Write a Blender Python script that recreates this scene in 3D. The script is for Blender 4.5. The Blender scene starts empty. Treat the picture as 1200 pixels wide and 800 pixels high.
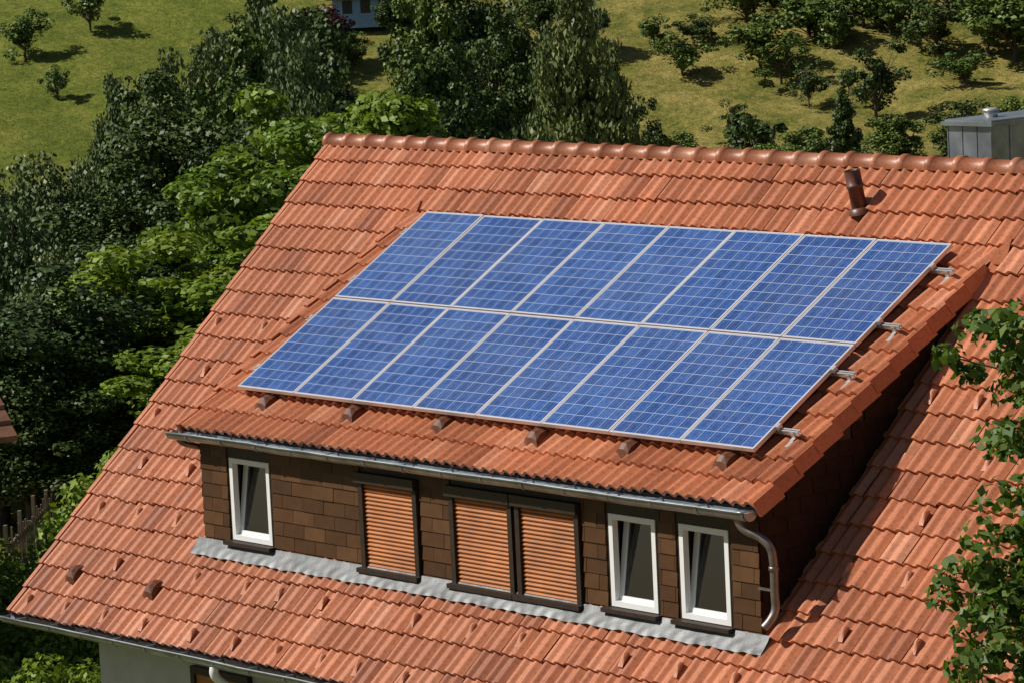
import bpy, math, random
import numpy as np
from mathutils import Matrix, Vector
random.seed(3)
sc=bpy.context.scene
# ------------------------------------------------------------------ helpers
def new_mat(name):
    m=bpy.data.materials.new(name); m.use_nodes=True
    nt=m.node_tree; nt.nodes.clear()
    out=nt.nodes.new('ShaderNodeOutputMaterial')
    b=nt.nodes.new('ShaderNodeBsdfPrincipled')
    nt.links.new(b.outputs[0],out.inputs[0])
    return m,nt,b,out
def N(nt,t,**k):
    n=nt.nodes.new(t)
    for a,v in k.items(): setattr(n,a,v)
    return n
def ramp(nt,fac,stops,interp='LINEAR'):
    r=N(nt,'ShaderNodeValToRGB'); r.color_ramp.interpolation=interp
    e=r.color_ramp.elements
    while len(e)<len(stops): e.new(.5)
    for i,(p,c) in enumerate(stops):
        e[i].position=p; e[i].color=(*c,1) if len(c)==3 else c
    nt.links.new(fac,r.inputs[0]); return r.outputs[0]
def mixc(nt,mode,f,a,b):
    m=N(nt,'ShaderNodeMix',data_type='RGBA',blend_type=mode)
    for s,v in ((m.inputs[0],f),(m.inputs[6],a),(m.inputs[7],b)):
        if hasattr(v,'links'): nt.links.new(v,s)
        else: s.default_value=v if isinstance(v,(int,float)) else (*v,1)
    return m.outputs[2]
def math_(nt,op,a,b=None,c=None):
    m=N(nt,'ShaderNodeMath',operation=op)
    for i,v in enumerate((a,b,c)):
        if v is None: continue
        if hasattr(v,'links'): nt.links.new(v,m.inputs[i])
        else: m.inputs[i].default_value=v
    return m.outputs[0]
def noise(nt,scale,detail=4,rough=.55,vec=None):
    n=N(nt,'ShaderNodeTexNoise'); n.inputs['Scale'].default_value=scale
    n.inputs['Detail'].default_value=detail; n.inputs['Roughness'].default_value=rough
    if vec is None:
        g=N(nt,'ShaderNodeNewGeometry'); vec=g.outputs['Position']
    nt.links.new(vec,n.inputs['Vector']); return n.outputs['Fac']
def bump(nt,b,h,strength=.3,dist=.02):
    n=N(nt,'ShaderNodeBump'); n.inputs['Strength'].default_value=strength; n.inputs['Distance'].default_value=dist
    nt.links.new(h,n.inputs['Height']); nt.links.new(n.outputs[0],b.inputs['Normal'])
def simple(name,col,rough=.5,metal=0,var=.25,scale=6,bmp=0,spec=None):
    m,nt,b,o=new_mat(name)
    f=noise(nt,scale,4)
    lo=tuple(c*(1-var) for c in col); hi=tuple(min(1,c*(1+var)) for c in col)
    c=ramp(nt,f,[(.3,lo),(.7,hi)])
    nt.links.new(c,b.inputs['Base Color'])
    b.inputs['Roughness'].default_value=rough; b.inputs['Metallic'].default_value=metal
    if spec is not None: b.inputs['Specular IOR Level'].default_value=spec
    if bmp: bump(nt,b,noise(nt,scale*8,3),bmp,.01)
    return m
class MB:
    def __init__(s): s.v=[];s.f=[];s.m=[];s.s=[]
    def poly(s,pts,mat=0,smooth=False):
        n=len(s.v); s.v+= [tuple(p) for p in pts]; s.f.append(tuple(range(n,n+len(pts)))); s.m.append(mat); s.s.append(smooth)
    def box(s,lo,hi,mat=0,M=None):
        x0,y0,z0=lo;x1,y1,z1=hi
        c=[(x0,y0,z0),(x1,y0,z0),(x1,y1,z0),(x0,y1,z0),(x0,y0,z1),(x1,y0,z1),(x1,y1,z1),(x0,y1,z1)]
        if M is not None: c=[tuple(M@Vector(p)) for p in c]
        n=len(s.v); s.v+=c
        for q in ((0,3,2,1),(4,5,6,7),(0,1,5,4),(1,2,6,5),(2,3,7,6),(3,0,4,7)):
            s.f.append(tuple(n+i for i in q)); s.m.append(mat); s.s.append(False)
    def tube(s,path,rad,n=10,mat=0,caps=True,arc=(0,2*math.pi),smooth=True):
        P=[Vector(p) for p in path]; 
        if not hasattr(rad,'__len__'): rad=[rad]*len(P)
        base=len(s.v); full=abs(arc[1]-arc[0]-2*math.pi)<1e-6
        ref=None
        for i,p in enumerate(P):
            t=(P[min(i+1,len(P)-1)]-P[max(i-1,0)]).normalized()
            if ref is None:
                ref=Vector((0,0,1)) if abs(t.z)<.9 else Vector((1,0,0))
            a=(ref-t*ref.dot(t)).normalized(); b=t.cross(a); ref=a
            for k in range(n):
                an=arc[0]+(arc[1]-arc[0])*k/(n if full else n-1)
                s.v.append(tuple(p+(a*math.cos(an)+b*math.sin(an))*rad[i]))
        for i in range(len(P)-1):
            for k in range(n if full else n-1):
                k2=(k+1)%n
                s.f.append((base+i*n+k,base+i*n+k2,base+(i+1)*n+k2,base+(i+1)*n+k)); s.m.append(mat); s.s.append(smooth)
        if caps and full:
            s.f.append(tuple(base+k for k in range(n))[::-1]); s.m.append(mat); s.s.append(False)
            s.f.append(tuple(base+(len(P)-1)*n+k for k in range(n))); s.m.append(mat); s.s.append(False)
    def obj(s,name,mats,parent=None,mesh_only=False):
        me=bpy.data.meshes.new(name); me.from_pydata(s.v,[],s.f)
        for m in mats: me.materials.append(m)
        me.polygons.foreach_set('material_index',s.m); me.polygons.foreach_set('use_smooth',s.s); me.update()
        if mesh_only: return me
        o=bpy.data.objects.new(name,me); sc.collection.objects.link(o)
        if parent: o.parent=parent
        return o
def np_mesh(name,V,Q,mats,mi=None,smooth=None,attrs=None):
    me=bpy.data.meshes.new(name); nq=len(Q)
    me.vertices.add(len(V)); me.vertices.foreach_set('co',np.asarray(V,np.float32).ravel())
    me.loops.add(nq*4); me.loops.foreach_set('vertex_index',np.asarray(Q,np.int32).ravel())
    me.polygons.add(nq); me.polygons.foreach_set('loop_start',np.arange(0,nq*4,4,dtype=np.int32))
    me.polygons.foreach_set('loop_total',np.full(nq,4,np.int32))
    for m in mats: me.materials.append(m)
    if mi is not None: me.polygons.foreach_set('material_index',np.asarray(mi,np.int32))
    if smooth is not None: me.polygons.foreach_set('use_smooth',np.asarray(smooth,bool))
    for k,a in (attrs or {}).items():
        at=me.attributes.new(k,'FLOAT','FACE'); at.data.foreach_set('value',np.asarray(a,np.float32))
    me.update(calc_edges=True); me.validate(); return me
def add_obj(name,me,parent=None,loc=None):
    o=bpy.data.objects.new(name,me); sc.collection.objects.link(o)
    if parent: o.parent=parent
    if loc is not None: o.location=loc
    return o
def empty(name):
    o=bpy.data.objects.new(name,None); sc.collection.objects.link(o); return o

# ------------------------------------------------------------------ camera
CAM=np.array([36.1109,-28.1957,3.2397]); yaw,pitch,roll=.8632,-.1265,-.0483
cy,sy,cp,sp=math.cos(yaw),math.sin(yaw),math.cos(pitch),math.sin(pitch)
fw=np.array([-sy*cp,cy*cp,sp]); rr=np.array([cy,sy,0.]); uu=np.cross(rr,fw)
c_,s_=math.cos(roll),math.sin(roll); r2=c_*rr+s_*uu; u2=-s_*rr+c_*uu
cd=bpy.data.cameras.new('camera'); cam=bpy.data.objects.new('camera',cd); sc.collection.objects.link(cam)
cam.matrix_world=Matrix(((r2[0],u2[0],-fw[0],CAM[0]),(r2[1],u2[1],-fw[1],CAM[1]),(r2[2],u2[2],-fw[2],CAM[2]),(0,0,0,1)))
cd.sensor_width=36; cd.lens=4439.96/1200*36; cd.clip_end=6000; cd.clip_start=.5
sc.camera=cam
FH=np.array([-sy,cy]); RH=np.array([cy,sy])
def terr(w,l=0):
    xs=[-500,50,76,115,170,290,305,520,900,1500,3000]; zs=[-9,-9,-9.2,-13,-18,-22,-21,33,95,150,200]
    return np.interp(w,xs,zs)+ np.where(np.asarray(w)>120,1.0*np.sin(np.asarray(l)*.045+1)*np.cos(np.asarray(w)*.03),0)
def site(az,w):
    """valley survey frame: bearing in degrees from the valley axis, distance along it"""
    l=w*math.tan(math.radians(az)); p=CAM[:2]+FH*w+RH*l
    return Vector((p[0],p[1],float(terr(w,l))))

# ------------------------------------------------------------------ light
SUN=Vector((-.47,-.57,.76)).normalized()
sl=bpy.data.lights.new('sun','SUN'); sl.energy=5.0; sl.angle=math.radians(.5); sl.color=(1,.955,.87)
so=bpy.data.objects.new('sun',sl); sc.collection.objects.link(so)
so.rotation_euler=(-SUN).to_track_quat('-Z','Y').to_euler()
w=bpy.data.worlds.new('World'); sc.world=w; w.use_nodes=True
nt=w.node_tree; bg=nt.nodes['Background']; sky=nt.nodes.new('ShaderNodeTexSky'); sky.sky_type='NISHITA'; sky.sun_disc=False
sky.sun_elevation=math.asin(SUN.z); sky.sun_rotation=math.atan2(SUN.x,SUN.y)
nt.links.new(sky.outputs[0],bg.inputs[0]); bg.inputs[1].default_value=.05
sc.view_settings.view_transform='Standard'; sc.view_settings.look='None'; sc.view_settings.exposure=0

# ------------------------------------------------------------------ materials
def tile_mat(name,k=1.0):
    m,nt,b,o=new_mat(name)
    at=N(nt,'ShaderNodeAttribute',attribute_name='tint'); f=at.outputs['Fac']
    c=ramp(nt,f,[(0,(.31*k,.098*k,.045*k)),(.3,(.43*k,.142*k,.064*k)),(.75,(.52*k,.180*k,.083*k)),(1,(.60*k,.255*k,.145*k))])
    big=noise(nt,.55,4,.6); c=mixc(nt,'MULTIPLY',1.0,c,ramp(nt,big,[(.3,(.78,.79,.80)),(.65,(1.05,1.04,1.03))]))
    sp_=noise(nt,28,3,.7); c=mixc(nt,'MULTIPLY',.85,c,ramp(nt,sp_,[(.30,(.60,.57,.55)),(.5,(1,1,1)),(.75,(1.12,1.1,1.08))]))
    li=noise(nt,7,6,.78); c=mixc(nt,'MIX',ramp(nt,li,[(.56,(0,0,0)),(.76,(.6,.6,.6))]),c,(.15,.088,.055))
    nt.links.new(c,b.inputs['Base Color']); b.inputs['Roughness'].default_value=.45
    b.inputs['Specular IOR Level'].default_value=.5
    return m
M_tile=tile_mat('terracotta_tile'); M_ridge=tile_mat('ridge_terracotta',.85); M_vtile=tile_mat('brown_terracotta',.32)
M_under=simple('roof_underlay',(.03,.02,.015),.9)
M_zinc=simple('zinc_sheet',(.30,.33,.36),.38,.7,.3,4,.05)
M_lead=simple('grey_flashing',(.145,.15,.155),.5,.2,.42,3.5,.3)
def slate_mat():
    m,nt,b,o=new_mat('brown_fibre_cement')
    g=N(nt,'ShaderNodeNewGeometry')
    c=ramp(nt,g.outputs['Random Per Island'],[(0,(.062,.027,.010)),(.5,(.083,.037,.013)),(1,(.112,.052,.020))])
    c=mixc(nt,'MULTIPLY',.7,c,ramp(nt,noise(nt,7,4,.7),[(.3,(.7,.68,.66)),(.7,(1.15,1.15,1.15))]))
    nt.links.new(c,b.inputs['Base Color']); b.inputs['Roughness'].default_value=.6; b.inputs['Specular IOR Level'].default_value=.25; return m
M_slate=slate_mat()
M_brown=simple('dark_brown_wood',(.026,.014,.008),.55,0,.3,12)
M_white=simple('white_upvc',(.78,.78,.77),.3,0,.03,8)
M_plaster=simple('pale_plaster',(.50,.485,.45),.9,0,.08,3,.3)
M_shut=simple('orange_brown_shutter',(.40,.140,.040),.42,0,.22,3)
M_curt=simple('net_curtain',(.5,.5,.48),.9,0,.1,14)
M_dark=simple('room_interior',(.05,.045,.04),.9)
M_alu=simple('aluminium',(.55,.54,.53),.4,.6,.12,8)
M_frame=simple('anodised_frame',(.66,.59,.58),.4,.35,.05,6)
M_copper=simple('weathered_pipe',(.24,.20,.18),.4,.7,.3,8)
M_vent=simple('red_brown_pipe',(.11,.038,.022),.4,0,.25,10)
def glass_mat():
    m,nt,b,o=new_mat('window_glass')
    tr=N(nt,'ShaderNodeBsdfTransparent'); tr.inputs[0].default_value=(.75,.8,.8,1)
    gl=N(nt,'ShaderNodeBsdfGlossy'); gl.inputs['Roughness'].default_value=.02
    fr=N(nt,'ShaderNodeFresnel'); fr.inputs[0].default_value=1.6
    mx=N(nt,'ShaderNodeMixShader'); nt.links.new(math_(nt,'MULTIPLY',fr.outputs[0],1.6),mx.inputs[0])
    nt.links.new(tr.outputs[0],mx.inputs[1]); nt.links.new(gl.outputs[0],mx.inputs[2]); nt.links.new(mx.outputs[0],o.inputs[0]); return m
M_glass=glass_mat()
PW_,PH_=.996,1.615
def pv_mat():
    m,nt,b,o=new_mat('polycrystalline_cells')
    tc=N(nt,'ShaderNodeTexCoord'); sx=N(nt,'ShaderNodeSeparateXYZ'); nt.links.new(tc.outputs['Object'],sx.inputs[0])
    mx_,my_=.026,.024; px_=(PW_-2*mx_)/6; py_=(PH_-2*my_)/10
    u=math_(nt,'DIVIDE',math_(nt,'SUBTRACT',sx.outputs[0],mx_),px_)
    v=math_(nt,'DIVIDE',math_(nt,'SUBTRACT',sx.outputs[1],my_),py_)
    fu=math_(nt,'FRACT',u); fv=math_(nt,'FRACT',v)
    du=math_(nt,'ABSOLUTE',math_(nt,'SUBTRACT',fu,.5)); dv=math_(nt,'ABSOLUTE',math_(nt,'SUBTRACT',fv,.5))
    gap=math_(nt,'GREATER_THAN',math_(nt,'MAXIMUM',du,dv),.478)
    eu=math_(nt,'GREATER_THAN',math_(nt,'ABSOLUTE',math_(nt,'SUBTRACT',u,3)),3.0)
    ev=math_(nt,'GREATER_THAN',math_(nt,'ABSOLUTE',math_(nt,'SUBTRACT',v,5)),5.0)
    back=math_(nt,'MAXIMUM',gap,math_(nt,'MAXIMUM',eu,ev))
    bus=math_(nt,'LESS_THAN',math_(nt,'ABSOLUTE',math_(nt,'SUBTRACT',du,.24)),.011)
    cid=N(nt,'ShaderNodeCombineXYZ'); oi=N(nt,'ShaderNodeObjectInfo')
    nt.links.new(math_(nt,'FLOOR',u),cid.inputs[0]); nt.links.new(math_(nt,'FLOOR',v),cid.inputs[1])
    nt.links.new(math_(nt,'MULTIPLY',oi.outputs['Random'],97),cid.inputs[2])
    wn=N(nt,'ShaderNodeTexWhiteNoise'); nt.links.new(cid.outputs[0],wn.inputs[0])
    vo=N(nt,'ShaderNodeTexVoronoi'); vo.inputs['Scale'].default_value=38
    g=N(nt,'ShaderNodeNewGeometry'); nt.links.new(g.outputs['Position'],vo.inputs['Vector'])
    sv=N(nt,'ShaderNodeSeparateXYZ'); nt.links.new(vo.outputs['Color'],sv.inputs[0])
    t=math_(nt,'ADD',math_(nt,'MULTIPLY',wn.outputs[0],.45),math_(nt,'MULTIPLY',sv.outputs[0],.55))
    cell=ramp(nt,t,[(0,(.015,.049,.175)),(.5,(.025,.075,.26)),(1,(.050,.125,.36))])
    pr=ramp(nt,oi.outputs['Random'],[(0,(.84,.87,.92)),(1,(1.14,1.1,1.06))]); cell=mixc(nt,'MULTIPLY',1,cell,pr)
    dust=noise(nt,1.3,4,.6); cell=mixc(nt,'MIX',ramp(nt,dust,[(.4,(0,0,0)),(.75,(.10,.10,.10))]),cell,(.30,.30,.30))
    c=mixc(nt,'MIX',math_(nt,'MULTIPLY',bus,.5),cell,(.30,.36,.47))
    c=mixc(nt,'MIX',math_(nt,'MULTIPLY',back,.85),c,(.42,.49,.60))
    nt.links.new(c,b.inputs['Base Color']); b.inputs['Roughness'].default_value=.25
    b.inputs['Specular IOR Level'].default_value=.5
    b.inputs['Coat Weight'].default_value=.7; b.inputs['Coat Roughness'].default_value=.06
    return m
M_pv=pv_mat()
def leaf_mat(name,cols,trans=.3):
    m,nt,b,o=new_mat(name)
    g=N(nt,'ShaderNodeNewGeometry'); oi=N(nt,'ShaderNodeObjectInfo')
    c=ramp(nt,g.outputs['Random Per Island'],[(0,cols[0]),(.5,cols[1]),(1,cols[2])])
    c=mixc(nt,'MULTIPLY',.6,c,ramp(nt,oi.outputs['Random'],[(0,(.68,.80,.90)),(.5,(1,1,1)),(1,(1.35,1.15,.95))]))
    nt.links.new(c,b.inputs['Base Color']); b.inputs['Roughness'].default_value=.5; b.inputs['Specular IOR Level'].default_value=.3
    if trans:
        tr=N(nt,'ShaderNodeBsdfTranslucent'); c2=mixc(nt,'MULTIPLY',1,c,(1.5,1.6,.6)); nt.links.new(c2,tr.inputs[0])
        mx=N(nt,'ShaderNodeMixShader'); mx.inputs[0].default_value=trans
        nt.links.new(b.outputs[0],mx.inputs[1]); nt.links.new(tr.outputs[0],mx.inputs[2]); nt.links.new(mx.outputs[0],o.inputs[0])
    return m
L_bright=leaf_mat('leaf_bright',[(.080,.130,.012),(.13,.20,.020),(.20,.285,.038)],.22)
L_dark=leaf_mat('leaf_dark',[(.026,.050,.008),(.045,.077,.013),(.08,.12,.024)],0)
L_grey=leaf_mat('leaf_greygreen',[(.075,.11,.034),(.11,.15,.047),(.16,.20,.075)],0)
L_mid=leaf_mat('leaf_mid',[(.055,.095,.014),(.09,.14,.022),(.145,.20,.036)],0)
L_fore=leaf_mat('leaf_foreground',[(.045,.09,.016),(.08,.14,.024),(.14,.20,.05)],.25)
L_red=leaf_mat('leaf_purple',[(.05,.012,.015),(.08,.02,.02),(.11,.03,.03)],0)
M_bark=simple('bark',(.09,.065,.045),.9,0,.35,9)

# ------------------------------------------------------------------ roof geometry
A=.7813; B=.5298; LM=7.0588; S1=1.0478; LD=4.0114; XD0,XD1=2.3896,11.4075; XL=18.0
ca,sa,cb,sb=math.cos(A),math.sin(A),math.cos(B),math.sin(B)
class Frame:
    def __init__(s,O,es,en,ex=(1,0,0)): s.O=np.array(O,float);s.ex=np.array(ex,float);s.es=np.array(es,float);s.en=np.array(en,float)
    def p(s,x,t,h=0): return s.O+x*s.ex+t*s.es+h*s.en
    def M(s,x,t,h=0):
        o=s.p(x,t,h); return Matrix(((s.ex[0],-s.es[0],s.en[0],o[0]),(s.ex[1],-s.es[1],s.en[1],o[1]),(s.ex[2],-s.es[2],s.en[2],o[2]),(0,0,0,1)))
FM=Frame((0,0,0),(0,-ca,-sa),(0,-sa,ca))
FB=Frame((0,0,0),(0,ca,-sa),(0,sa,ca))
FD=Frame((0,-S1*ca,-S1*sa),(0,-cb,-sb),(0,-sb,cb))
house=empty('tiled_house')
def tile_roof(name,F,x0,x1,L,hoff,ncourse,skip=None,seed=0,K=20,sstart=0):
    rng=np.random.default_rng(seed)
    nt_=round((x1-x0)/.31); pw=(x1-x0)/nt_; c=(L-sstart)/ncourse
    u=np.linspace(0,1,K+1); prof=.040*(.5-.5*np.cos(4*np.pi*u))**1.05
    prof[0]=prof[-1]=-.006
    V=[];Q=[];SM=[];T=[];n=0
    for i in range(ncourse):
        for j in range(nt_):
            xc=x0+(j+.5)*pw; sc_=sstart+(i+.5)*c
            if skip and skip(xc,sc_): continue
            dz,dt,dx=rng.normal(0,.003),rng.normal(0,.006),rng.normal(0,.0018)
            tilt=rng.normal(0,.005)
            xs=x0+j*pw+.002+u*(pw-.004)+dx
            rows=[]
            for (s,h) in ((sstart+i*c-.01,-.004),(sstart+(i+1)*c+.022+dt,.036+dz),(sstart+(i+1)*c+.022+dt,.036+dz),(sstart+(i+1)*c+.020+dt,.002+dz)):
                hh=hoff+h+prof+tilt*(u-.5)
                rows.append(F.O+np.outer(xs,F.ex)+s*F.es+np.outer(hh,F.en))
            V.append(np.concatenate(rows)); k=np.arange(K); W=K+1
            q1=np.stack([k,k+1,k+1+W,k+W],1)+n; q2=np.stack([k+2*W,k+1+2*W,k+1+3*W,k+3*W],1)+n
            Q+= [q1,q2]; SM+=[np.ones(K),np.zeros(K)]; t=np.clip(rng.beta(1.7,1.7),0,1); T+=[np.full(2*K,t)]
            n+=4*W
    return np.concatenate(V),np.concatenate(Q),np.concatenate(SM),np.concatenate(T)
def tiles_obj(name,*a,**k):
    V,Q,S,T=tile_roof(name,*a,**k)
    return add_obj(name,np_mesh(name,V,Q,[M_tile],smooth=S,attrs={'tint':T}),house)
hole=lambda x,s: (2.8<x<11.0) and (1.75<s<5.5)
tiles_obj('roof_tiles_front',FM,0,XL,LM,-.025,21,skip=hole,seed=1)
tiles_obj('roof_tiles_back',FB,0,XL,LM,-.025,21,seed=2,K=8)
tiles_obj('dormer_roof_tiles',FD,XD0,XD1,LD,-.015,12,seed=3,sstart=.02)
mb=MB()
def slab(F,x0,x1,s0,s1,h0,h1,mat):
    a=[F.p(x,s,h) for h in (h0,h1) for (x,s) in ((x0,s0),(x1,s0),(x1,s1),(x0,s1))]
    for q in ((0,3,2,1),(4,5,6,7),(0,1,5,4),(1,2,6,5),(2,3,7,6),(3,0,4,7)): mb.poly([a[i] for i in q],mat)
slab(FM,.02,2.75,.05,LM-.03,-.12,-.05,0); slab(FM,11.05,XL-.02,.05,LM-.03,-.12,-.05,0)
slab(FM,2.75,11.05,.05,1.7,-.12,-.05,0); slab(FM,2.75,11.05,5.72,LM-.03,-.12,-.05,0)
slab(FB,.02,XL-.02,.05,LM-.03,-.12,-.05,0)
slab(FD,XD0+.04,XD1-.04,.45,LD-.02,-.10,-.04,0)
mb.obj('roof_deck',[M_under],house)
def verge(mb,F,x,L,nc,side,hoff,drop=.12,s0=0):
    c=(L-s0)/nc
    for i in range(nc):
        j=random.gauss(0,.003); lo=-.018+j; hi=.018+j; a=[]
        for (s,h) in ((-.01,0.0),(c+.025,.032)):
            for (xx,hh) in ((lo,-drop),(hi,-drop),(hi+.03*-side,.036),(lo+.0,.036)):
                a.append(F.p(x+xx,s0+i*c+s,hoff+hh+h))
        for q in ((0,1,2,3),(4,7,6,5),(0,4,5,1),(1,5,6,2),(2,6,7,3),(3,7,4,0)): mb.poly([a[k] for k in q],0)
mb=MB(); verge(mb,FM,-.005,LM,21,-1,-.02); verge(mb,FM,XL+.005,LM,21,1,-.02); verge(mb,FB,-.005,LM,21,-1,-.02); verge(mb,FB,XL+.005,LM,21,1,-.02)
verge(mb,FD,XD1+.01,LD,12,1,-.012,.12,.3); verge(mb,FD,XD0-.01,LD,12,-1,-.012,.12,.3)
for x in (XD0+.02,XD1+.05):
    a=[FM.p(x-.13,S1+.22,0.02),FM.p(x+.13,S1+.22,.02),FM.p(x+.02,S1-.16,.04),FM.p(x,S1+.16,.10)]
    for q in ((0,1,3),(1,2,3),(2,0,3)): mb.poly([a[k] for k in q],0)
vo=mb.obj('verge_tiles',[M_tile],house)
at=vo.data.attributes.new('tint','FLOAT','FACE')
at.data.foreach_set('value',[ .25+.5*((i//6)*0.618%1) for i in range(len(vo.data.polygons))])
mb=MB(); x=-.04; L_=.40
while x<XL+.02:
    j=random.gauss(0,.004)
    mb.tube([(x-.02,0,-.062+.006+j),(x+.05,0,-.062+.005+j),(x+.055,0,-.062+j),(x+L_,0,-.068+j)],[.122,.121,.113,.108],15,0,caps=False,arc=(-math.pi*.56,math.pi*.56))
    x+=L_-.02
mb.poly([(-.055,.118*math.cos(t),-.06+.118*math.sin(t)) for t in np.linspace(0,math.pi,14)],0)
ro=mb.obj('ridge_tiles',[M_ridge],house)
at=ro.data.attributes.new('tint','FLOAT','FACE'); npoly=len(ro.data.polygons)
at.data.foreach_set('value',[ .15+.8*(((i//42)*0.618)%1) for i in range(npoly)])
def nub(F,x,s,w_,l_,h_,h0,mb,prof=((0,0),(.18,.75),(.45,1),(.75,.8),(1,.25))):
    rows=[]
    for (p,hh) in prof:
        rows.append([F.p(x+w_*.5*math.cos(t)*(1-.25*p),s-l_*p,h0+h_*hh*max(math.sin(t),0)) for t in np.linspace(0,math.pi,6)])
    for i in range(len(prof)-1):
        for k in range(5): mb.poly([rows[i][k],rows[i][k+1],rows[i+1][k+1],rows[i+1][k]],0)
mb=MB(); cM=LM/21
for i in range(8,21):
    if i%2: continue
    for k in range(26):
        xx=.3+k*.75+(.375 if (i//2)%2 else 0)+random.choice((0,0,.155))-.075
        if xx>17.8: continue
        s=(i+.8)*cM
        if XD0-.1<xx<XD1+.15 and s<6.15: continue
        if random.random()<.06: continue
        nub(FM,xx,s,.075,.17,.045,.022,mb,((0,.05),(.35,.5),(.7,1),(.9,.9),(1,.2)))
g1=mb.obj('snow_guards',[M_tile],house)
at=g1.data.attributes.new('tint','FLOAT','FACE'); at.data.foreach_set('value',[.85]*len(g1.data.polygons))
mb=MB()
for xx in (3.42,4.92,6.40,7.87,9.22,10.58): nub(FD,xx,3.62,.23,.25,.10,.02,mb)
for xx in (.74,2.25): nub(FM,xx,6.58,.2,.24,.09,.02,mb)
g2=mb.obj('vent_tiles',[M_vtile],house)
at=g2.data.attributes.new('tint','FLOAT','FACE'); at.data.foreach_set('value',[.3]*len(g2.data.polygons))

# ------------------------------------------------------------------ gutters
def gutter(mb,x0,x1,yc,zc,r,mat=0):
    n=12; xs=np.arange(x0,x1+.01,.5); 
    if xs[-1]<x1: xs=np.append(xs,x1)
    outer=[];inner=[]
    for k in range(n+1):
        t=math.pi+math.pi*k/n
        outer.append((yc+r*math.cos(t),zc+r*math.sin(t))); inner.append((yc+(r-.006)*math.cos(t),zc+(r-.006)*math.sin(t)))
    jig=[random.gauss(0,.003) for _ in xs]
    for i in range(len(xs)-1):
        for prof in (outer,inner):
            for k in range(n):
                (y0,z0),(y1,z1)=prof[k],prof[k+1]
                mb.poly([(xs[i],y0,z0+jig[i]),(xs[i+1],y0,z0+jig[i+1]),(xs[i+1],y1,z1+jig[i+1]),(xs[i],y1,z1+jig[i])],mat,True)
    mb.tube([(xx,yc-r-.006,zc+.004+j) for xx,j in zip(xs,jig)],.011,8,mat)
    mb.poly([(x0,y,z) for y,z in outer],mat); mb.poly([(x1,y,z) for y,z in outer],mat)
    xx=x0+.35
    while xx<x1:
        for k in range(n):
            (y0,z0),(y1,z1)=[(yc+(r+.006)*math.cos(math.pi+math.pi*q/n),zc+(r+.006)*math.sin(math.pi+math.pi*q/n)) for q in (k,k+1)]
            mb.poly([(xx,y0,z0),(xx+.03,y0,z0),(xx+.03,y1,z1),(xx,y1,z1)],mat)
        mb.box((xx,yc-r,zc+.002),(xx+.03,yc+r+.03,zc+.008),mat)
        xx+=.62
ye=-S1*ca-LD*cb; ze=-S1*sa-LD*sb
mb=MB(); gutter(mb,XD0-.08,XD1-.02,ye-.06,ze-.05,.085); mb.obj('dormer_gutter',[M_zinc],house)
mb=MB(); gutter(mb,-.06,XL+.05,-LM*ca-.05,-LM*sa-.05,.08); mb.obj('eaves_gutter',[M_zinc],house)
def smooth_path(pts,n=6):
    P=[Vector(p) for p in pts]; out=[]
    for i in range(len(P)-1):
        p0=P[max(i-1,0)];p1=P[i];p2=P[i+1];p3=P[min(i+2,len(P)-1)]
        for k in range(n):
            t=k/n; out.append(.5*((2*p1)+(p2-p0)*t+(2*p0-5*p1+4*p2-p3)*t*t+(3*p1-p0-3*p2+p3)*t**3))
    out.append(P[-1]); return out
mb=MB()
mb.tube(smooth_path([(11.2,ye-.045,ze-.09),(11.2,ye-.04,ze-.15),(11.26,ye-.02,ze-.23),(11.40,ye+.03,ze-.29),(11.50,ye+.06,ze-.38),(11.52,ye+.08,ze-.52),(11.52,ye+.08,ze-.80),(11.52,ye+.08,ze-.96),(11.50,ye+.03,ze-1.06),(11.46,ye-.02,ze-1.13)]),.041,12,0)
mb.tube([(11.52,ye+.08,ze-.56),(11.52,ye+.08,ze-.60)],.05,12,0); mb.tube([(11.2,ye-.045,ze-.08),(11.2,ye-.045,ze-.13)],.053,12,0)
mb.box((11.31,ye+.07,ze-.80),(11.52,ye+.10,ze-.78),0)
mb.tube(smooth_path([(2.42,ye-.04,ze-.09),(2.42,ye-.03,ze-.15),(2.48,ye+.05,ze-.20),(2.56,ye+.3,ze-.27)]),.036,12,0)
mb.obj('dormer_downpipe',[M_copper],house)
mb=MB(); mb.tube(smooth_path([(3.95,-5.06,-5.10),(3.95,-5.04,-5.22),(3.95,-4.75,-5.45),(3.95,-4.53,-5.62),(3.95,-4.52,-6.2),(3.95,-4.52,-8.9)]),.05,12,0); mb.obj('downpipe',[M_white],house)

# ------------------------------------------------------------------ walls
mb=MB(); X0,X1=.9,XL-.9; YW=4.45; zg=-9.6
zt=-YW*sa/ca-.15
mb.poly([(X0,-YW,zg),(X1,-YW,zg),(X1,-YW,zt),(X0,-YW,zt)]); mb.poly([(X0,YW,zg),(X1,YW,zg),(X1,YW,zt),(X0,YW,zt)])
for x in (X0,X1): mb.poly([(x,-YW,zg),(x,YW,zg),(x,YW,zt),(x,0,-.15),(x,-YW,zt)])
mb.obj('plaster_walls',[M_plaster],house)
mb=MB()
mb.box((.05,-5.0,-5.12),(XL-.05,-4.96,-5.0),0); mb.box((.05,-4.96,-5.14),(XL-.05,-4.46,-5.12),0)
for x in (2.74,6.4,9.6,12.8):
    mb.box((x,-4.52,-5.42),(x+1.05,-4.455,-5.34),0); mb.box((x,-4.52,-6.7),(x+.07,-4.455,-5.42),0); mb.box((x+.98,-4.52,-6.7),(x+1.05,-4.455,-5.42),0); mb.box((x-.03,-4.56,-6.76),(x+1.08,-4.455,-6.7),0)
    mb.box((x+.07,-4.49,-6.7),(x+.98,-4.46,-5.42),1)
mb.obj('eaves_woodwork',[M_brown,M_shut],house)

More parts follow.
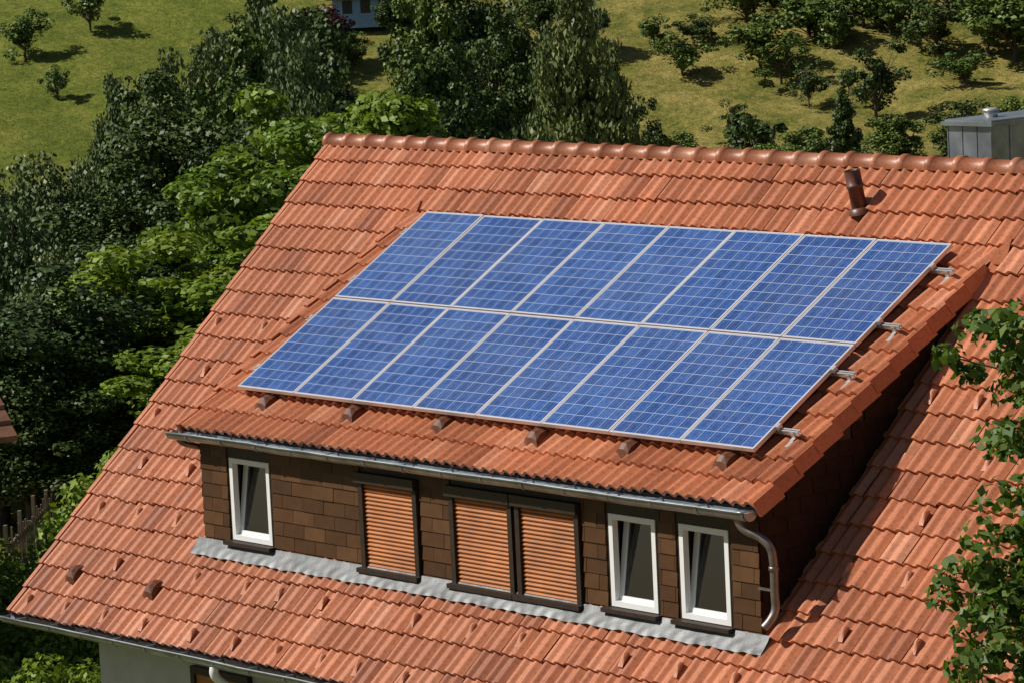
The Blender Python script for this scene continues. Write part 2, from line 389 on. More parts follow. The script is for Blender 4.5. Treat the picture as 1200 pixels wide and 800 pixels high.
# ------------------------------------------------------------------ dormer walls
YF=-4.085; XA,XB=2.59,11.30
zdorm=lambda y: -S1*sa-(-y-S1*ca)*sb/cb
OX=-.035
openings=[(a+OX,b+OX,z0,z1,k) for a,b,z0,z1,k in [(3.14,3.85,-3.96,-3.06,'w'),(5.46,6.35,-4.02,-3.0,'s'),(6.93,7.84,-4.02,-3.0,'s'),(7.95,8.84,-4.02,-3.0,'s'),(9.27,9.93,-3.97,-3.06,'w'),(10.26,10.93,-3.97,-3.06,'w')]]
ztop=ze-.04; zbot=-4.07
mb=MB()
xs=XA
for (a,b,z0,z1,k) in openings+[(XB,XB,0,0,'e')]:
    mb.box((xs,YF,zbot-.15),(a,YF+.14,ztop),0)
    if k!='e':
        mb.box((a,YF,z1),(b,YF+.14,ztop),0); mb.box((a,YF,zbot-.15),(b,YF+.14,z0),0)
    xs=b
for x in (XA,XB-.12):
    yb=-S1*ca-.35
    pts=[(YF+.14,zbot-.15),(YF+.14,zdorm(YF+.14)-.09),(yb,zdorm(yb)-.09),(yb,yb*sa/ca-.1)]
    for xx in (x,x+.12): mb.poly([(xx,y,z) for y,z in pts],0)
mb.box((XA-.16,ye+.03,ze-.10),(XB+.08,ye+.055,ze-.02),0)
mb.box((XA-.16,ye+.055,ze-.10),(XB+.08,YF-.03,ze-.085),0)
mb.obj('dormer_frame',[M_brown],house)
mb=MB(); ch=.152; sw=.36; row=0; z=zbot-.06
def sub(iv,c,d):
    out=[]
    for a,b in iv:
        if d<=a or c>=b: out.append((a,b))
        else:
            if c>a: out.append((a,c))
            if d<b: out.append((d,b))
    return out
while z<ztop:
    z1=min(z+ch-.004,ztop); x=XA-(row%2)*sw/2
    while x<XB:
        iv=[(max(x+.003,XA),min(x+sw-.003,XB))]
        if iv[0][1]-iv[0][0]>.02:
            for o in openings:
                if o[2]-.06<z1-.01 and o[3]+.02>z+.01: iv=sub(iv,o[0]-.045,o[1]+.045)
            for a,b in iv:
                if b-a<.025: continue
                t=random.gauss(0,.0015)
                v=[(a,YF-.020+t,z),(b,YF-.020+t,z),(b,YF-.009+t,z1),(a,YF-.009+t,z1)]
                mb.poly(v,0); mb.poly([(a,YF-.001,z),(b,YF-.001,z),v[1],v[0]],0); mb.poly([(a,YF-.001,z),v[0],v[3],(a,YF-.001,z1)],0); mb.poly([(b,YF-.001,z),v[1],v[2],(b,YF-.001,z1)],0)
        x+=sw
    z+=ch; row+=1
for (xw,sg) in ((XB,1),(XA,-1)):
    z=-4.3; row=0
    while z<-1.3:
        y=YF-(row%2)*sw/2
        while y<-1.0:
            yc=max(y+.004,YF-.012); yd=y+sw-.004; z1=z+ch-.006
            if yd>YF+.02 and z1>yd*sa/ca-.1 and z1<zdorm(yc)-.03:
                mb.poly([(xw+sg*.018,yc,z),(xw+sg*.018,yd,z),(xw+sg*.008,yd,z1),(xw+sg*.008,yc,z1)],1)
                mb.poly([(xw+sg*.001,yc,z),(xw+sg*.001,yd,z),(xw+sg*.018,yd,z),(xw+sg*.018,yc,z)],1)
            y+=sw
        z+=ch; row+=1
M_cheek=simple('shade_toned_cheek_slate',(.026,.013,.007),.65,0,.3,6,0,.15)  # brown slate with the cheek's shade darkened into its base colour
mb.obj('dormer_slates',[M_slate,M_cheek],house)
mw=MB()
for (a,b,z0,z1,k) in openings:
    if k=='w':
        t=.055; y0,y1=YF-.012,YF+.06
        mw.box((a,y0,z0),(a+t,y1,z1),0); mw.box((b-t,y0,z0),(b,y1,z1),0); mw.box((a+t,y0,z1-t),(b-t,y1,z1),0); mw.box((a+t,y0,z0),(b-t,y1,z0+t),0)
        M=Matrix.Translation((0,YF+.065,z0+t*.7))@Matrix.Rotation(math.radians(-9),4,'X')
        a2,b2=a+.04,b-.04; h=(z1-z0)-t*1.4; s=.06
        mw.box((a2,-.03,0),(a2+s,.03,h),0,M); mw.box((b2-s,-.03,0),(b2,.03,h),0,M); mw.box((a2+s,-.03,h-s),(b2-s,.03,h),0,M); mw.box((a2+s,-.03,0),(b2-s,.03,s),0,M)
        mw.box((a2+s,-.008,s),(b2-s,.008,h-s),1,M)
        cxs=np.linspace(b-.30,b-.02,16)
        for i in range(15):
            ya=YF+.34+.02*math.sin(i*1.9); yb_=YF+.34+.02*math.sin((i+1)*1.9)
            mw.poly([(cxs[i],ya,z0-.1),(cxs[i+1],yb_,z0-.1),(cxs[i+1],yb_,z1+.1),(cxs[i],ya,z1+.1)],3,True)
        mw.box((a-.06,YF-.11,z0-.05),(b+.06,YF+.01,z0-.008),2)
    else:
        zt_=z1-.11
        mw.box((a-.06,YF-.085,zt_),(b+.03,YF+.0,z1),2)
        mw.box((a-.03,YF-.05,z0),(a+.035,YF+.02,zt_),2); mw.box((b-.035,YF-.05,z0),(b+.03,YF+.02,zt_),2)
        mw.box((a-.05,YF-.11,z0-.035),(b+.05,YF+.0,z0+.012),2)
        z=z0+.014
        while z<zt_-.005:
            zz=min(z+.041,zt_); xa,xb=a+.035,b-.035
            jx=random.gauss(0,.0012); ys=[YF-.006+jx,YF-.020+jx,YF-.024+jx,YF-.018+jx,YF-.004+jx]; zs=np.linspace(z,zz,5)
            for q in range(4): mw.poly([(xa,ys[q],zs[q]),(xb,ys[q],zs[q]),(xb,ys[q+1],zs[q+1]),(xa,ys[q+1],zs[q+1])],4,True)
            z+=.044
        mw.box((a+.035,YF-.002,z0),(b-.035,YF+.01,zt_),2)
mw.obj('dormer_windows_and_shutters',[M_white,M_glass,M_brown,M_curt,M_shut],house)
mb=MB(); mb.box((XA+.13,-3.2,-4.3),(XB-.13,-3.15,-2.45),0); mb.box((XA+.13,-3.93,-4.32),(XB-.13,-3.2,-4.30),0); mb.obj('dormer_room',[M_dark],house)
# apron flashing
V=[];nx=300; sF=-YF/ca; AL=.165
rows=[(0,'u')]+[(s,'s') for s in np.linspace(0.0,AL,7)]
for r_i,(s,k) in enumerate(rows):
    for i in range(nx+1):
        x=XA-.10+(XB-XA+.22)*i/nx
        if k=='u': V.append((x,YF-.028,YF*sa/ca+.058))
        else:
            hh=.034-.004*(s/AL)+.006*math.sin(x*2*math.pi/.155)*(s/AL)**2+.003*math.sin(x*7)+.002*math.sin(x*31+s*40)
            ss=s+(.006*math.sin(x*11)+.004*math.sin(x*29) if r_i==len(rows)-1 else 0)
            V.append(tuple(FM.p(x,sF+.028+ss,hh+.016)))
Q=[(r*(nx+1)+i,r*(nx+1)+i+1,(r+1)*(nx+1)+i+1,(r+1)*(nx+1)+i) for r in range(len(rows)-1) for i in range(nx)]
add_obj('apron_flashing',np_mesh('apron_flashing',V,Q,[M_lead],smooth=np.ones(len(Q))),house)

# ------------------------------------------------------------------ vent pipe + chimney
mb=MB(); base=Vector((9.27,-.50,-.47)); top_=Vector((9.235,-.56,-.06)); d=(top_-base)
mb.tube([base-d*.2,base+d*.55,base+d*.56,base+d*.64,base+d*.65,top_],[.080,.080,.092,.092,.084,.084],20,0,caps=False)
mb.tube([top_,top_-d*.01,top_-d*.5],[.084,.070,.070],20,1,caps=False)
mb.tube([base-d*.1,base+d*.04,base+d*.07],[.125,.11,.08],20,0,caps=False)
mb.obj('vent_pipe',[M_vent,M_brown],house)
mb=MB()
cx0=9.48; cx1=10.08; ct=.30
mb.box((cx0,.62,-1.3),(cx1,1.85,ct),0); 
for x in (cx0+.006,cx0+.20,cx0+.40,cx1-.005): mb.box((x-.006,.612,-.9),(x+.006,.62,ct),0)
for y in (.9,1.2,1.5): mb.box((cx1,y-.006,-.9),(cx1+.008,y+.006,ct),0)
mb.box((cx0-.05,.57,ct+.005),(cx1+.05,1.90,ct+.045),0); mb.box((cx0-.02,.60,ct+.047),(cx1+.02,1.87,ct+.065),0)
mb.tube([(cx0+.26,1.0,ct+.06),(cx0+.26,1.0,ct+.13)],.07,18,1); mb.tube([(cx0+.26,1.0,ct+.13),(cx0+.26,1.0,ct+.145),(cx0+.26,1.0,ct+.16)],[.09,.09,.05],18,1)
mb.obj('clad_chimney',[M_zinc,M_alu],house)

# ------------------------------------------------------------------ solar panels
XP=2.8838; T1=.1615; HP=.15; pitchx=8.0619/8; pitchy=1.634
mb=MB(); fwid=.015; th=.042
mb.box((0,0,-th),(fwid,PH_,0),0); mb.box((PW_-fwid,0,-th),(PW_,PH_,0),0); mb.box((fwid,0,-th),(PW_-fwid,fwid,0),0); mb.box((fwid,PH_-fwid,-th),(PW_-fwid,PH_,0),0)
mb.poly([(fwid,fwid,-.003),(PW_-fwid,fwid,-.003),(PW_-fwid,PH_-fwid,-.003),(fwid,PH_-fwid,-.003)],1)
mb.poly([(fwid,fwid,-.01),(PW_-fwid,fwid,-.01),(PW_-fwid,PH_-fwid,-.01),(fwid,PH_-fwid,-.01)],0)
pm=mb.obj('solar_panel',[M_frame,M_pv],mesh_only=True)
for r in range(2):
    for cidx in range(8):
        o=bpy.data.objects.new('solar_panel',pm); sc.collection.objects.link(o)
        o.matrix_world=FD.M(XP+cidx*pitchx+.006,T1+r*pitchy+PH_,HP+random.gauss(0,.0008))@Matrix.Rotation(random.gauss(0,.0014),4,'Y')@Matrix.Rotation(random.gauss(0,.0012),4,'X')
mb=MB()
for t in (T1+.36,T1+1.25,T1+pitchy+.36,T1+pitchy+1.25):
    M=FD.M(0,t,0); xr=XP+8.06+.27; xl=XP-.14
    h0,h1=HP-.042-.045,HP-.042
    mb.box((xl,-.022,h0),(xr,-.006,h1-.004),0,M); mb.box((xl,.006,h0),(xr,.022,h1-.004),0,M); mb.box((xl,-.006,h0),(xr,.006,h0+.012),0,M)
    mb.box((xl,-.022,h1-.0035),(xr,-.007,h1-.0005),0,M); mb.box((xl,.007,h1-.0035),(xr,.022,h1-.0005),0,M)
    for xc in (XP+8.06+.004,XP-.035): mb.box((xc,-.03,h1),(xc+.03,.03,HP+.004),0,M)
    for k in range(9):
        xh=XP-.06+k*1.0 if k<8 else XP+8.06+.17
        mb.box((xh,-.075,.035),(xh+.045,-.028,.043),0,M); mb.box((xh,-.034,.043),(xh+.045,-.026,h1-.006),0,M); mb.box((xh,-.16,.025),(xh+.045,-.075,.035),0,M)
mb.obj('panel_mounting_rails',[M_alu])

# ------------------------------------------------------------------ terrain
ws=np.concatenate([np.linspace(-400,0,12),np.linspace(10,360,110),np.linspace(370,700,34),np.linspace(740,3500,40)])
ls=np.concatenate([np.linspace(-2500,-160,24),np.linspace(-150,150,121),np.linspace(160,2500,24)])
Wg,Lg=np.meshgrid(ws,ls,indexing='ij')
Z=terr(Wg,Lg)+np.where(Wg>150,.45*np.sin(Wg*.21+Lg*.13)*np.sin(Lg*.17)+.2*np.sin(Wg*.5+Lg*.31),.0)
XY=CAM[:2]+Wg[...,None]*FH+Lg[...,None]*RH
V=np.concatenate([XY,Z[...,None]],-1).reshape(-1,3); nl=len(ls)
i,j=np.meshgrid(np.arange(len(ws)-1),np.arange(nl-1),indexing='ij'); b0=(i*nl+j).ravel()
Q=np.stack([b0,b0+1,b0+1+nl,b0+nl],1)[:,::-1]
m,nt,b,o=new_mat('meadow_grass')
g=N(nt,'ShaderNodeNewGeometry'); dot=N(nt,'ShaderNodeVectorMath',operation='DOT_PRODUCT'); nt.links.new(g.outputs['Position'],dot.inputs[0]); dot.inputs[1].default_value=(RH[0],RH[1],0)
off=float(CAM[:2]@RH); lat=math_(nt,'DIVIDE',math_(nt,'ADD',math_(nt,'SUBTRACT',dot.outputs['Value'],off),30),50)
lat=math_(nt,'ADD',lat,math_(nt,'MULTIPLY',math_(nt,'SUBTRACT',noise(nt,.06,4),.5),1.6))
n1=noise(nt,.22,9,.75); n2=noise(nt,1.6,7,.8)
green=ramp(nt,n1,[(.32,(.105,.14,.022)),(.5,(.19,.215,.035)),(.68,(.29,.28,.06))])
dry=ramp(nt,n1,[(.34,(.12,.145,.03)),(.47,(.27,.24,.058)),(.64,(.46,.355,.115))])
c=mixc(nt,'MIX',ramp(nt,lat,[(.1,(0,0,0)),(.75,(1,1,1))]),green,dry)
c=mixc(nt,'MULTIPLY',.95,c,ramp(nt,n2,[(.34,(.42,.52,.42)),(.58,(1.1,1.09,1.08))]))
nt.links.new(c,b.inputs['Base Color']); b.inputs['Roughness'].default_value=.95; b.inputs['Specular IOR Level'].default_value=.1
bump(nt,b,noise(nt,1.8,6,.75),1.0,.55)
add_obj('ground',np_mesh('ground',V,Q,[m],smooth=np.ones(len(Q))))

# ------------------------------------------------------------------ trees
def unit(v): return v/np.maximum(np.linalg.norm(v,axis=-1,keepdims=True),1e-9)
def leaves(rng,C,Rc,nleaf,leaf,flat=.8,droop=0,upb=.5):
    k=len(C); n=k*nleaf
    d=unit(rng.normal(size=(n,3))); r=np.repeat(Rc,nleaf)*(.35+.75*rng.random(n)**.6)
    off=d*r[:,None]; off[:,2]*=flat
    if droop: off[:,2]-=rng.random(n)**1.5*droop
    c=np.repeat(C,nleaf,0)+off
    nr=unit(d*.8+rng.normal(size=(n,3))*.55+np.array([0,0,upb]))
    t=unit(np.cross(nr,rng.normal(size=(n,3)))); 
    if droop: t=unit(t*.5+np.array([0,0,-.9])); nr=unit(np.cross(t,rng.normal(size=(n,3))))
    b=np.cross(nr,t); Lf=leaf*rng.uniform(.55,1.25,n)[:,None]
    wd=.34 if not droop else .26
    return np.stack([c-t*Lf*.5,c+b*Lf*wd+nr*Lf*.10,c+t*Lf*.5-nr*Lf*.05,c-b*Lf*wd+nr*Lf*.10],1).reshape(-1,3)
def limb_arrays(rng,paths):
    Vs=[];Qs=[];n=0;K=6
    for P,R in paths:
        P=np.array(P); ref=np.array([1.,0,0.13])
        for i in range(len(P)):
            t=unit(P[min(i+1,len(P)-1)]-P[max(i-1,0)]); a=unit(np.cross(t,ref)) ; b=np.cross(t,a)
            an=np.arange(K)*2*np.pi/K
            Vs.append(P[i]+(np.cos(an)[:,None]*a+np.sin(an)[:,None]*b)*R[i])
        for i in range(len(P)-1):
            for k in range(K): Qs.append((n+i*K+k,n+i*K+(k+1)%K,n+(i+1)*K+(k+1)%K,n+(i+1)*K+k))
        n+=len(P)*K
    return np.concatenate(Vs),np.array(Qs)
def tree_mesh(name,H,R,th,nclump,nleaf,leaf,seed,mat,flat=.8,droop=0,cr=(.2,.36),shape='round',rough=1.0):
    rng=np.random.default_rng(seed)
    d=unit(rng.normal(size=(nclump,3))); d[:,2]=d[:,2]*.9+.1
    az=np.arctan2(d[:,1],d[:,0]); ph=rng.uniform(0,6.28,4)
    lob=1+rough*(.16*np.sin(3*az+ph[0]+2*d[:,2])+.13*np.sin(5*az+ph[1]-3*d[:,2])+.10*np.sin(6*d[:,2]+ph[2]))
    rad=(rng.uniform(.12,1,nclump)**.45)*lob
    hz=(H-th)/2; C=d*rad[:,None]*np.array([R*.82,R*.82,hz*.86])
    if shape=='cone':
        z=C[:,2]/hz; k=np.clip(.62-.52*z,.08,1.1); C[:,0]*=k; C[:,1]*=k
    if shape=='tall':
        z=C[:,2]/hz; k=np.clip(1-.35*z**2-.2*z,.3,1.2); C[:,0]*=k; C[:,1]*=k
    C[:,2]+=th+hz
    Rc=R*rng.uniform(cr[0],cr[1],nclump)
    if shape=='cone': Rc*=.75
    LV=leaves(rng,C,Rc,nleaf,leaf,flat,droop)
    paths=[]; tr=max(.05,H*.022); bend=rng.normal(0,.03*H,2)
    tp=[np.array([0,0,-.5]),np.array([bend[0]*.2,bend[1]*.2,th*.6]),np.array([bend[0]*.6,bend[1]*.6,th+hz*.6]),np.array([bend[0],bend[1],th+hz*1.5])]
    paths.append((tp,[tr*1.25,tr,tr*.7,tr*.15]))
    order=np.argsort(-rng.random(nclump))[:min(nclump,34)]
    for q in order:
        e=C[q]; s0=rng.uniform(.5,.95); zz=max(th*.8+(e[2]-th)*.35*s0,th*.55)
        st=np.array([bend[0]*.4,bend[1]*.4,zz]); mid=(st+e)/2+np.array([0,0,.08*H*rng.uniform(-.3,1)])+rng.normal(0,.03*H,3)
        paths.append(([st,mid,e],[tr*.42,tr*.25,tr*.06]))
    BV,BQ=limb_arrays(rng,paths)
    nlv=len(LV)//4; LQ=np.arange(len(LV)).reshape(-1,4)+len(BV)
    V=np.concatenate([BV,LV]); Q=np.concatenate([BQ,LQ]); mi=np.concatenate([np.zeros(len(BQ)),np.ones(nlv)])
    return np_mesh(name,V,Q,[M_bark,mat],mi=mi)
TM={}
def reg(k,*a,**kw): TM.setdefault(k,[]).append((tree_mesh(k,*a,**kw),a[0],a[1]))
for s in (11,12,13): reg('bright_near',10,2.6,.8,110,330,.22,s,L_bright,flat=.7,cr=(.14,.28),rough=1.5)
for s in (21,22): reg('dark_near',10,2.8,.8,120,290,.19,s,L_dark,cr=(.17,.30),rough=1.3)
for s in (31,32): reg('grey_near',11,2.8,1.2,110,210,.22,s,L_grey,droop=.5,cr=(.18,.30),shape='tall')
for s in (41,42,43): reg('mid',11,3.2,1.0,90,150,.30,s,L_mid,cr=(.15,.30),rough=1.3)
for s in (51,52): reg('mid_dark',11,3.0,.6,90,150,.30,s,L_dark,cr=(.15,.30),rough=1.3)
for s in (55,): reg('conifer',9,2.2,.3,120,110,.28,s,L_dark,cr=(.16,.28),shape='cone')
for s in (61,62): reg('mid_grey',14,3.0,.8,130,150,.32,s,L_grey,droop=.9,cr=(.15,.26),shape='tall',rough=1.2)
for s in (71,72,73,74,75,76): reg('orchard',4.6,2.0,.35,26,105,.28,s,L_mid,cr=(.14,.40),rough=2.8)
for s in (81,82,83,84): reg('orchard_dark',5,2.1,.3,28,105,.28,s,L_dark,cr=(.14,.40),rough=2.8)
reg('purple',5,1.8,.8,40,80,.3,91,L_red)
for s in (95,96): reg('bush',2.4,1.5,.0,60,260,.13,s,L_bright,cr=(.22,.4),rough=1.6)
names={'bright_near':'maple_tree','dark_near':'oak_tree','grey_near':'willow_tree','mid':'deciduous_tree','mid_dark':'alder_tree','conifer':'spruce_tree','mid_grey':'birch_tree','orchard':'orchard_tree','orchard_dark':'plum_tree','purple':'copper_beech_tree','bush':'garden_shrub'}
rt=random.Random(5)
def plant(kind,az,w_,H,R,parent=None):
    me,h0,r0=rt.choice(TM[kind]); p=site(az,w_)
    o=add_obj(names[kind],me,parent,(p.x,p.y,p.z-.15)); o.rotation_euler=(0,0,rt.uniform(0,6.28)); k=R/r0; o.scale=(k*rt.uniform(.85,1.18),k*rt.uniform(.85,1.18),H/h0)
    return o
def top(kind,az,w_,elev,R,parent=None):
    """tree whose tip sits at elevation `elev` (m) above site datum"""
    g=site(az,w_).z; return plant(kind,az,w_,elev-g,R,parent)
near=[('bright_near',-2.55,88,-.4,2.6),('bright_near',-1.95,92,-1.2,1.9),('bright_near',-3.1,82,-1.6,2.3),('bright_near',-3.9,84,-2.6,2.7),('bright_near',-5.0,76,-3.5,2.7),('bright_near',-5.9,78,-4.9,2.5),
('bright_near',-5.2,73,-5.9,2.3),('bright_near',-6.0,72,-7.0,2.1),('bright_near',-3.4,76,-3.2,2.6),('bright_near',-4.4,71,-4.6,2.5),('bright_near',-6.5,75,-5.7,2.2),
('dark_near',-4.95,112,-2.8,3.1),('dark_near',-3.9,104,-3.0,2.4),('dark_near',-7.4,72,-4.1,2.4),('dark_near',-7.0,71,-5.6,1.7),('dark_near',-6.0,98,-4.2,2.3),('dark_near',-5.5,84,-4.0,2.2),
('dark_near',-7.9,73,-6.0,2.1),('dark_near',-7.6,77,-6.5,2.4),('dark_near',-6.8,77,-6.2,2.2),('dark_near',-6.2,70.5,-7.0,1.0),
('grey_near',-7.0,118,-4.9,2.7),('grey_near',-7.9,114,-4.8,2.6),('grey_near',-6.3,124,-5.6,2.1),('grey_near',-7.5,92,-4.2,2.3),('grey_near',-6.8,88,-5.0,2.0),('grey_near',-8.4,100,-4,2.5)]
for k,a,w_,e,R in near: top(k,a,w_,e,R)
wood=empty('distant_woodland')
mid=[('mid_grey',-5.8,190,-6.8,2.4),('mid_grey',-5.1,190,-5.4,2.6),('mid_grey',-4.4,195,-4.7,2.8),('mid',-3.7,200,-3.2,3.0),('mid_grey',-3.2,185,-3.4,2.8),('mid',-4.0,170,-4.8,2.6),('mid',-4.7,172,-5.2,2.4),('mid_dark',-2.7,205,-5.2,2.6),
('mid_dark',-3.0,230,-4.5,3),('mid_grey',-3.6,235,-4,3),('mid_dark',-5.4,178,-6.5,2.3),('mid_grey',-2.95,160,-4.0,2.2),
('mid',-1.05,190,-5.0,2.5),('mid_dark',-1.45,195,-6.2,2.2),('mid_dark',-.55,200,-5.6,2.4),('mid_dark',.25,262,-5.8,2.6),('mid_dark',-.4,280,-4.0,3.4),('mid',-1.05,272,-4.4,3.2),('conifer',-1.6,180,-8.3,1.6),('mid',-2.2,178,-9.4,2.0),('mid_dark',-.8,170,-6.8,2.2),
('mid_grey',1.18,160,-2.5,2.5),('mid_grey',.72,166,-4.9,1.8),('mid_grey',1.72,163,-4.9,1.9),('mid_grey',1.35,170,-3.3,2.2),('mid_grey',1.0,172,-4.2,2.3),
('mid',.25,185,-9.4,1.8),('mid',-.1,172,-8.8,1.6),('mid_dark',2.2,200,-9.8,1.6),
('mid',2.6,262,-15.4,2.2),('orchard_dark',3.9,258,-14.2,3.0),('conifer',5.15,240,-11.6,1.9),('mid',4.5,250,-14.6,2.4),('mid',5.9,250,-14.2,2.6),('mid_dark',7.0,255,-14.0,2.4),('mid',7.8,250,-13.4,2.4)]
for k,a,w_,e,R in mid: top(k,a,w_,e,R,wood)
orch=empty('hillside_orchard')
ol=[(2.77,328,4.6),(3.5,311,3.0),(3.95,329,5.4),(4.25,325,4.4),(4.65,319,4.0),(4.7,335,6.5),(5.05,332,5.4),(5.65,314,5.6),(5.5,338,6.2),(5.9,335,5),(6.6,329,5.6),(7.0,320,3.8),(7.35,328,6.4),
(3.1,337,3.4),(3.75,341,6),(4.4,342,6.5),(5.2,343,5.5),(5.8,345,6.2),(6.85,338,6.5),(7.45,338,6.6),(2.35,336,3.2),(5.25,321,2.6),(4.4,350,5.5),(5.5,352,5.5),(6.4,347,6.5),(7.1,347,6),(3.4,350,5),(7.9,335,6.8),(8.2,325,6),(7.75,326,6.6),(7.55,332,7),(6.2,339,4.4)]
for i,(a,w_,H) in enumerate(ol): plant('orchard_dark' if i%3==1 else 'orchard',a,w_,H*rt.uniform(.8,1.05),H*rt.uniform(.42,.66),orch)
for a,w_,H in ((-7.1,338,4.6),(-6.65,325,3.2),(-6.1,346,4.5)): plant('orchard',a,w_,H,H*.48,orch)
plant('purple',-2.6,333,5.6,2.4,orch); 
for a,w_,H in ((-2.2,332,4.0),(-1.5,338,6),(-2.95,330,6),(-.6,330,6),(.1,332,6),(.7,338,6),(1.3,334,6),(.9,318,5),(-3.6,326,8),(-3.2,318,7),(-4.2,322,7)): plant('mid_dark' if int(w_)%4 else 'mid',a,w_,H,H*.42,wood)
for i in range(60):
    plant(rt.choice(['orchard','orchard','mid','mid_dark']),rt.uniform(-20,20),rt.uniform(362,560),rt.uniform(5,9),rt.uniform(2.2,3.4),wood)
for i in range(36):
    a=rt.choice([rt.uniform(-24,-9.4),rt.uniform(9.2,24)]); plant(rt.choice(['mid','mid_dark','orchard']),a,rt.uniform(120,340),rt.uniform(6,11),rt.uniform(2.4,3.4),wood)
for a,w_,H,R in ((-7.5,53,2.2,1.3),(-6.9,52,2.2,1.2),(-6.4,51.5,2.3,1.1),(-7.9,56,2.2,1.4),(-6.6,56,2.6,1.2),(-7.2,49.5,1.8,1.2),(-5.9,51.5,1.7,1.0),(-7.7,50,2.0,1.1),(-6.8,49,1.4,1.0),(-6.1,60,2.8,1.4),(-6.9,60,1.6,1.2)): plant('bush',a,w_,H,R)

# ------------------------------------------------------------------ foreground tree
def fore_tree():
    rng=np.random.default_rng(77); D0=20.0
    bx=CAM[:2]+FH*D0+RH*5.2; base=np.array([bx[0],bx[1],-9.])
    def P(l,z,dw=0): q=CAM[:2]+FH*(D0+dw)+RH*l; return np.array([q[0],q[1],z])-base
    tips=[(2.48,.62),(2.32,.50),(2.68,.66),(2.62,.52),(2.72,.36),(2.66,.10),(2.62,.0),(2.72,-.14),(2.45,-.46),(2.62,-.33),(2.34,-.72),(2.50,-.66),(2.68,-.60),(2.36,-.97),(2.56,-.9),(2.70,-1.08),(2.50,-1.18),(2.34,-1.22),(2.8,-.8),(2.85,.5),(2.9,-.3),(2.62,-.78),(2.44,-.84),(2.6,-1.3),(2.42,-1.4),(2.28,-.84),(2.3,-1.08),(2.56,.68),(2.74,-.95),(2.74,-.45)]
    C=[P(l,z,rng.uniform(-.5,.5)) for l,z in tips]; Rc=[rng.uniform(.09,.16) for _ in tips]
    paths=[]
    trunk=[np.array([0,0,-.3]),np.array([.1,0,3.]),np.array([0,.2,5.5]),P(5.1,-1.2),P(4.9,.8)]
    paths.append((trunk,[.24,.2,.16,.11,.03]))
    hubs=[P(3.4,.15),P(3.3,-.75),P(3.35,-1.5),P(3.4,-.3)]
    for h in hubs:
        st=np.array([0,.15,h[2]-1.0]); paths.append(([st,(st+h)/2+np.array([0,0,.15]),h],[.07,.045,.025]))
    for cc in list(C):
        h=min(hubs,key=lambda q:np.linalg.norm(q-cc)+abs(q[2]-cc[2])*.7); mid=(h+cc)/2+rng.normal(0,.05,3)
        paths.append(([h,mid,cc],[.014,.009,.003]))
        for f_ in (.35,.55,.72,.88):
            C.append(h+(cc-h)*f_+rng.normal(0,.05,3)); Rc.append(rng.uniform(.06,.12))
    n0=len(C)
    for q in range(380):
        d=unit(rng.normal(size=3)); r=rng.uniform(.3,1)**.5
        cl=5.4+d[0]*r*2.3; cz=-1.5+d[2]*r*2.9; dw=d[1]*r*2.4
        C.append(P(cl,cz,dw)); Rc.append(rng.uniform(.18,.34))
        if q%8==0:
            st=np.array([0,.1,C[-1][2]-.8]); paths.append(([st,(C[-1]+st)/2,C[-1]],[.05,.03,.008]))
    C=np.array(C);Rc=np.array(Rc)
    V1=leaves(rng,C[:n0],Rc[:n0],46,.078,flat=.8,upb=.4); V2=leaves(rng,C[n0:],Rc[n0:],60,.09)
    LV=np.concatenate([V1,V2]); BV,BQ=limb_arrays(rng,paths); LQ=np.arange(len(LV)).reshape(-1,4)+len(BV)
    me=np_mesh('apple_tree',np.concatenate([BV,LV]),np.concatenate([BQ,LQ]),[M_bark,L_fore],mi=np.concatenate([np.zeros(len(BQ)),np.ones(len(LQ))]))
    add_obj('apple_tree',me,None,tuple(base))
fore_tree()

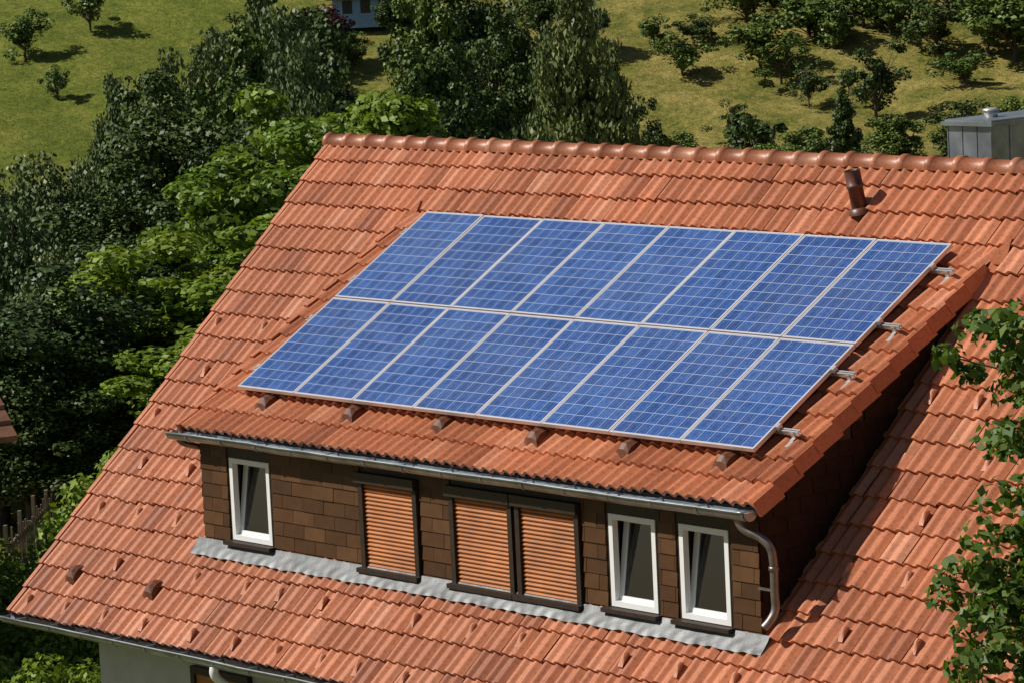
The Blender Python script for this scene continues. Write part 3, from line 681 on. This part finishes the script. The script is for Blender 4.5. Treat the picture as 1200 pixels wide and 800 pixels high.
# ------------------------------------------------------------------ fence
mb=MB(); p0=np.array([-19.2,7.3]); p1=np.array([-25.6,13.4]); nP=38
dv=(p1-p0); Ld_=np.linalg.norm(dv); dv/=Ld_
for i in range(nP+1):
    q=p0+dv*Ld_*i/nP; ww=random.gauss(0,.03); M=Matrix.Translation((q[0],q[1],-9.25))@Matrix.Rotation(math.atan2(dv[1],dv[0]),4,'Z')@Matrix.Rotation(ww,4,'Y')
    big=i%6==0; mb.box((-.06 if big else -.035,-.03,0),(.06 if big else .035,.03 if big else -.005,1.35+ww*3 if big else 1.15+ww*4),0,M)
for z in (.35,.95):
    M=Matrix.Translation((p0[0],p0[1],-9.25+z))@Matrix.Rotation(math.atan2(dv[1],dv[0]),4,'Z'); mb.box((0,0.0,0),(Ld_,.035,.08),0,M)
mb.obj('picket_fence',[simple('weathered_wood',(.17,.12,.085),.85,0,.3,5)])
# ------------------------------------------------------------------ neighbouring houses
def small_house(name,c,ang,Lx,Ly,hw,hr,wallm,roofm):
    e=empty(name); e.location=c; e.rotation_euler=(0,0,ang)
    mb=MB(); x,y=Lx/2,Ly/2
    mb.poly([(-x,-y,0),(x,-y,0),(x,-y,hw),(-x,-y,hw)]); mb.poly([(-x,y,0),(x,y,0),(x,y,hw),(-x,y,hw)])
    for s in (-x,x): mb.poly([(s,-y,0),(s,y,0),(s,y,hw),(s,0,hw+hr),(s,-y,hw)])
    for k in (-1,1):
        for fx in (-.55,0,.55): mb.box((fx*x-.45,k*y-.02,hw-1.7),(fx*x+.45,k*y+.02,hw-.5),1)
    mb.obj('walls',[wallm,M_dark],e)
    mb=MB(); ov=.5; k=hr/y
    for s in (-1,1):
        nn=14
        for i in range(nn):
            t0,t1=i/nn,(i+1)/nn; Y=y+ov
            a=[( -x-ov,s*Y*t0,hw+hr-Y*t0*k+.05),(x+ov,s*Y*t0,hw+hr-Y*t0*k+.05),(x+ov,s*Y*t1,hw+hr-Y*t1*k+.10),(-x-ov,s*Y*t1,hw+hr-Y*t1*k+.10)]
            mb.poly(a); mb.poly([a[3],a[2],(a[2][0],a[2][1],a[2][2]-.08),(a[3][0],a[3][1],a[3][2]-.08)])
    mb.box((-x-ov,-.1,hw+hr+.02),(x+ov,.1,hw+hr+.14))
    mb.obj('roof',[roofm],e)
M_roof2=simple('brown_roof',(.20,.085,.045),.7,0,.3,4,.3); M_blue=simple('blue_render',(.20,.33,.55),.8,0,.08,2)
p=site(-1.95,347); small_house('blue_cottage',(p.x,p.y,p.z-.6),yaw,6,5,3.0,2.2,M_blue,M_roof2)
p=site(-12.75,52); small_house('neighbour_house',(p.x,p.y,-9.2),yaw+.5,7,5.0,5.3,2.2,M_plaster,M_roof2)
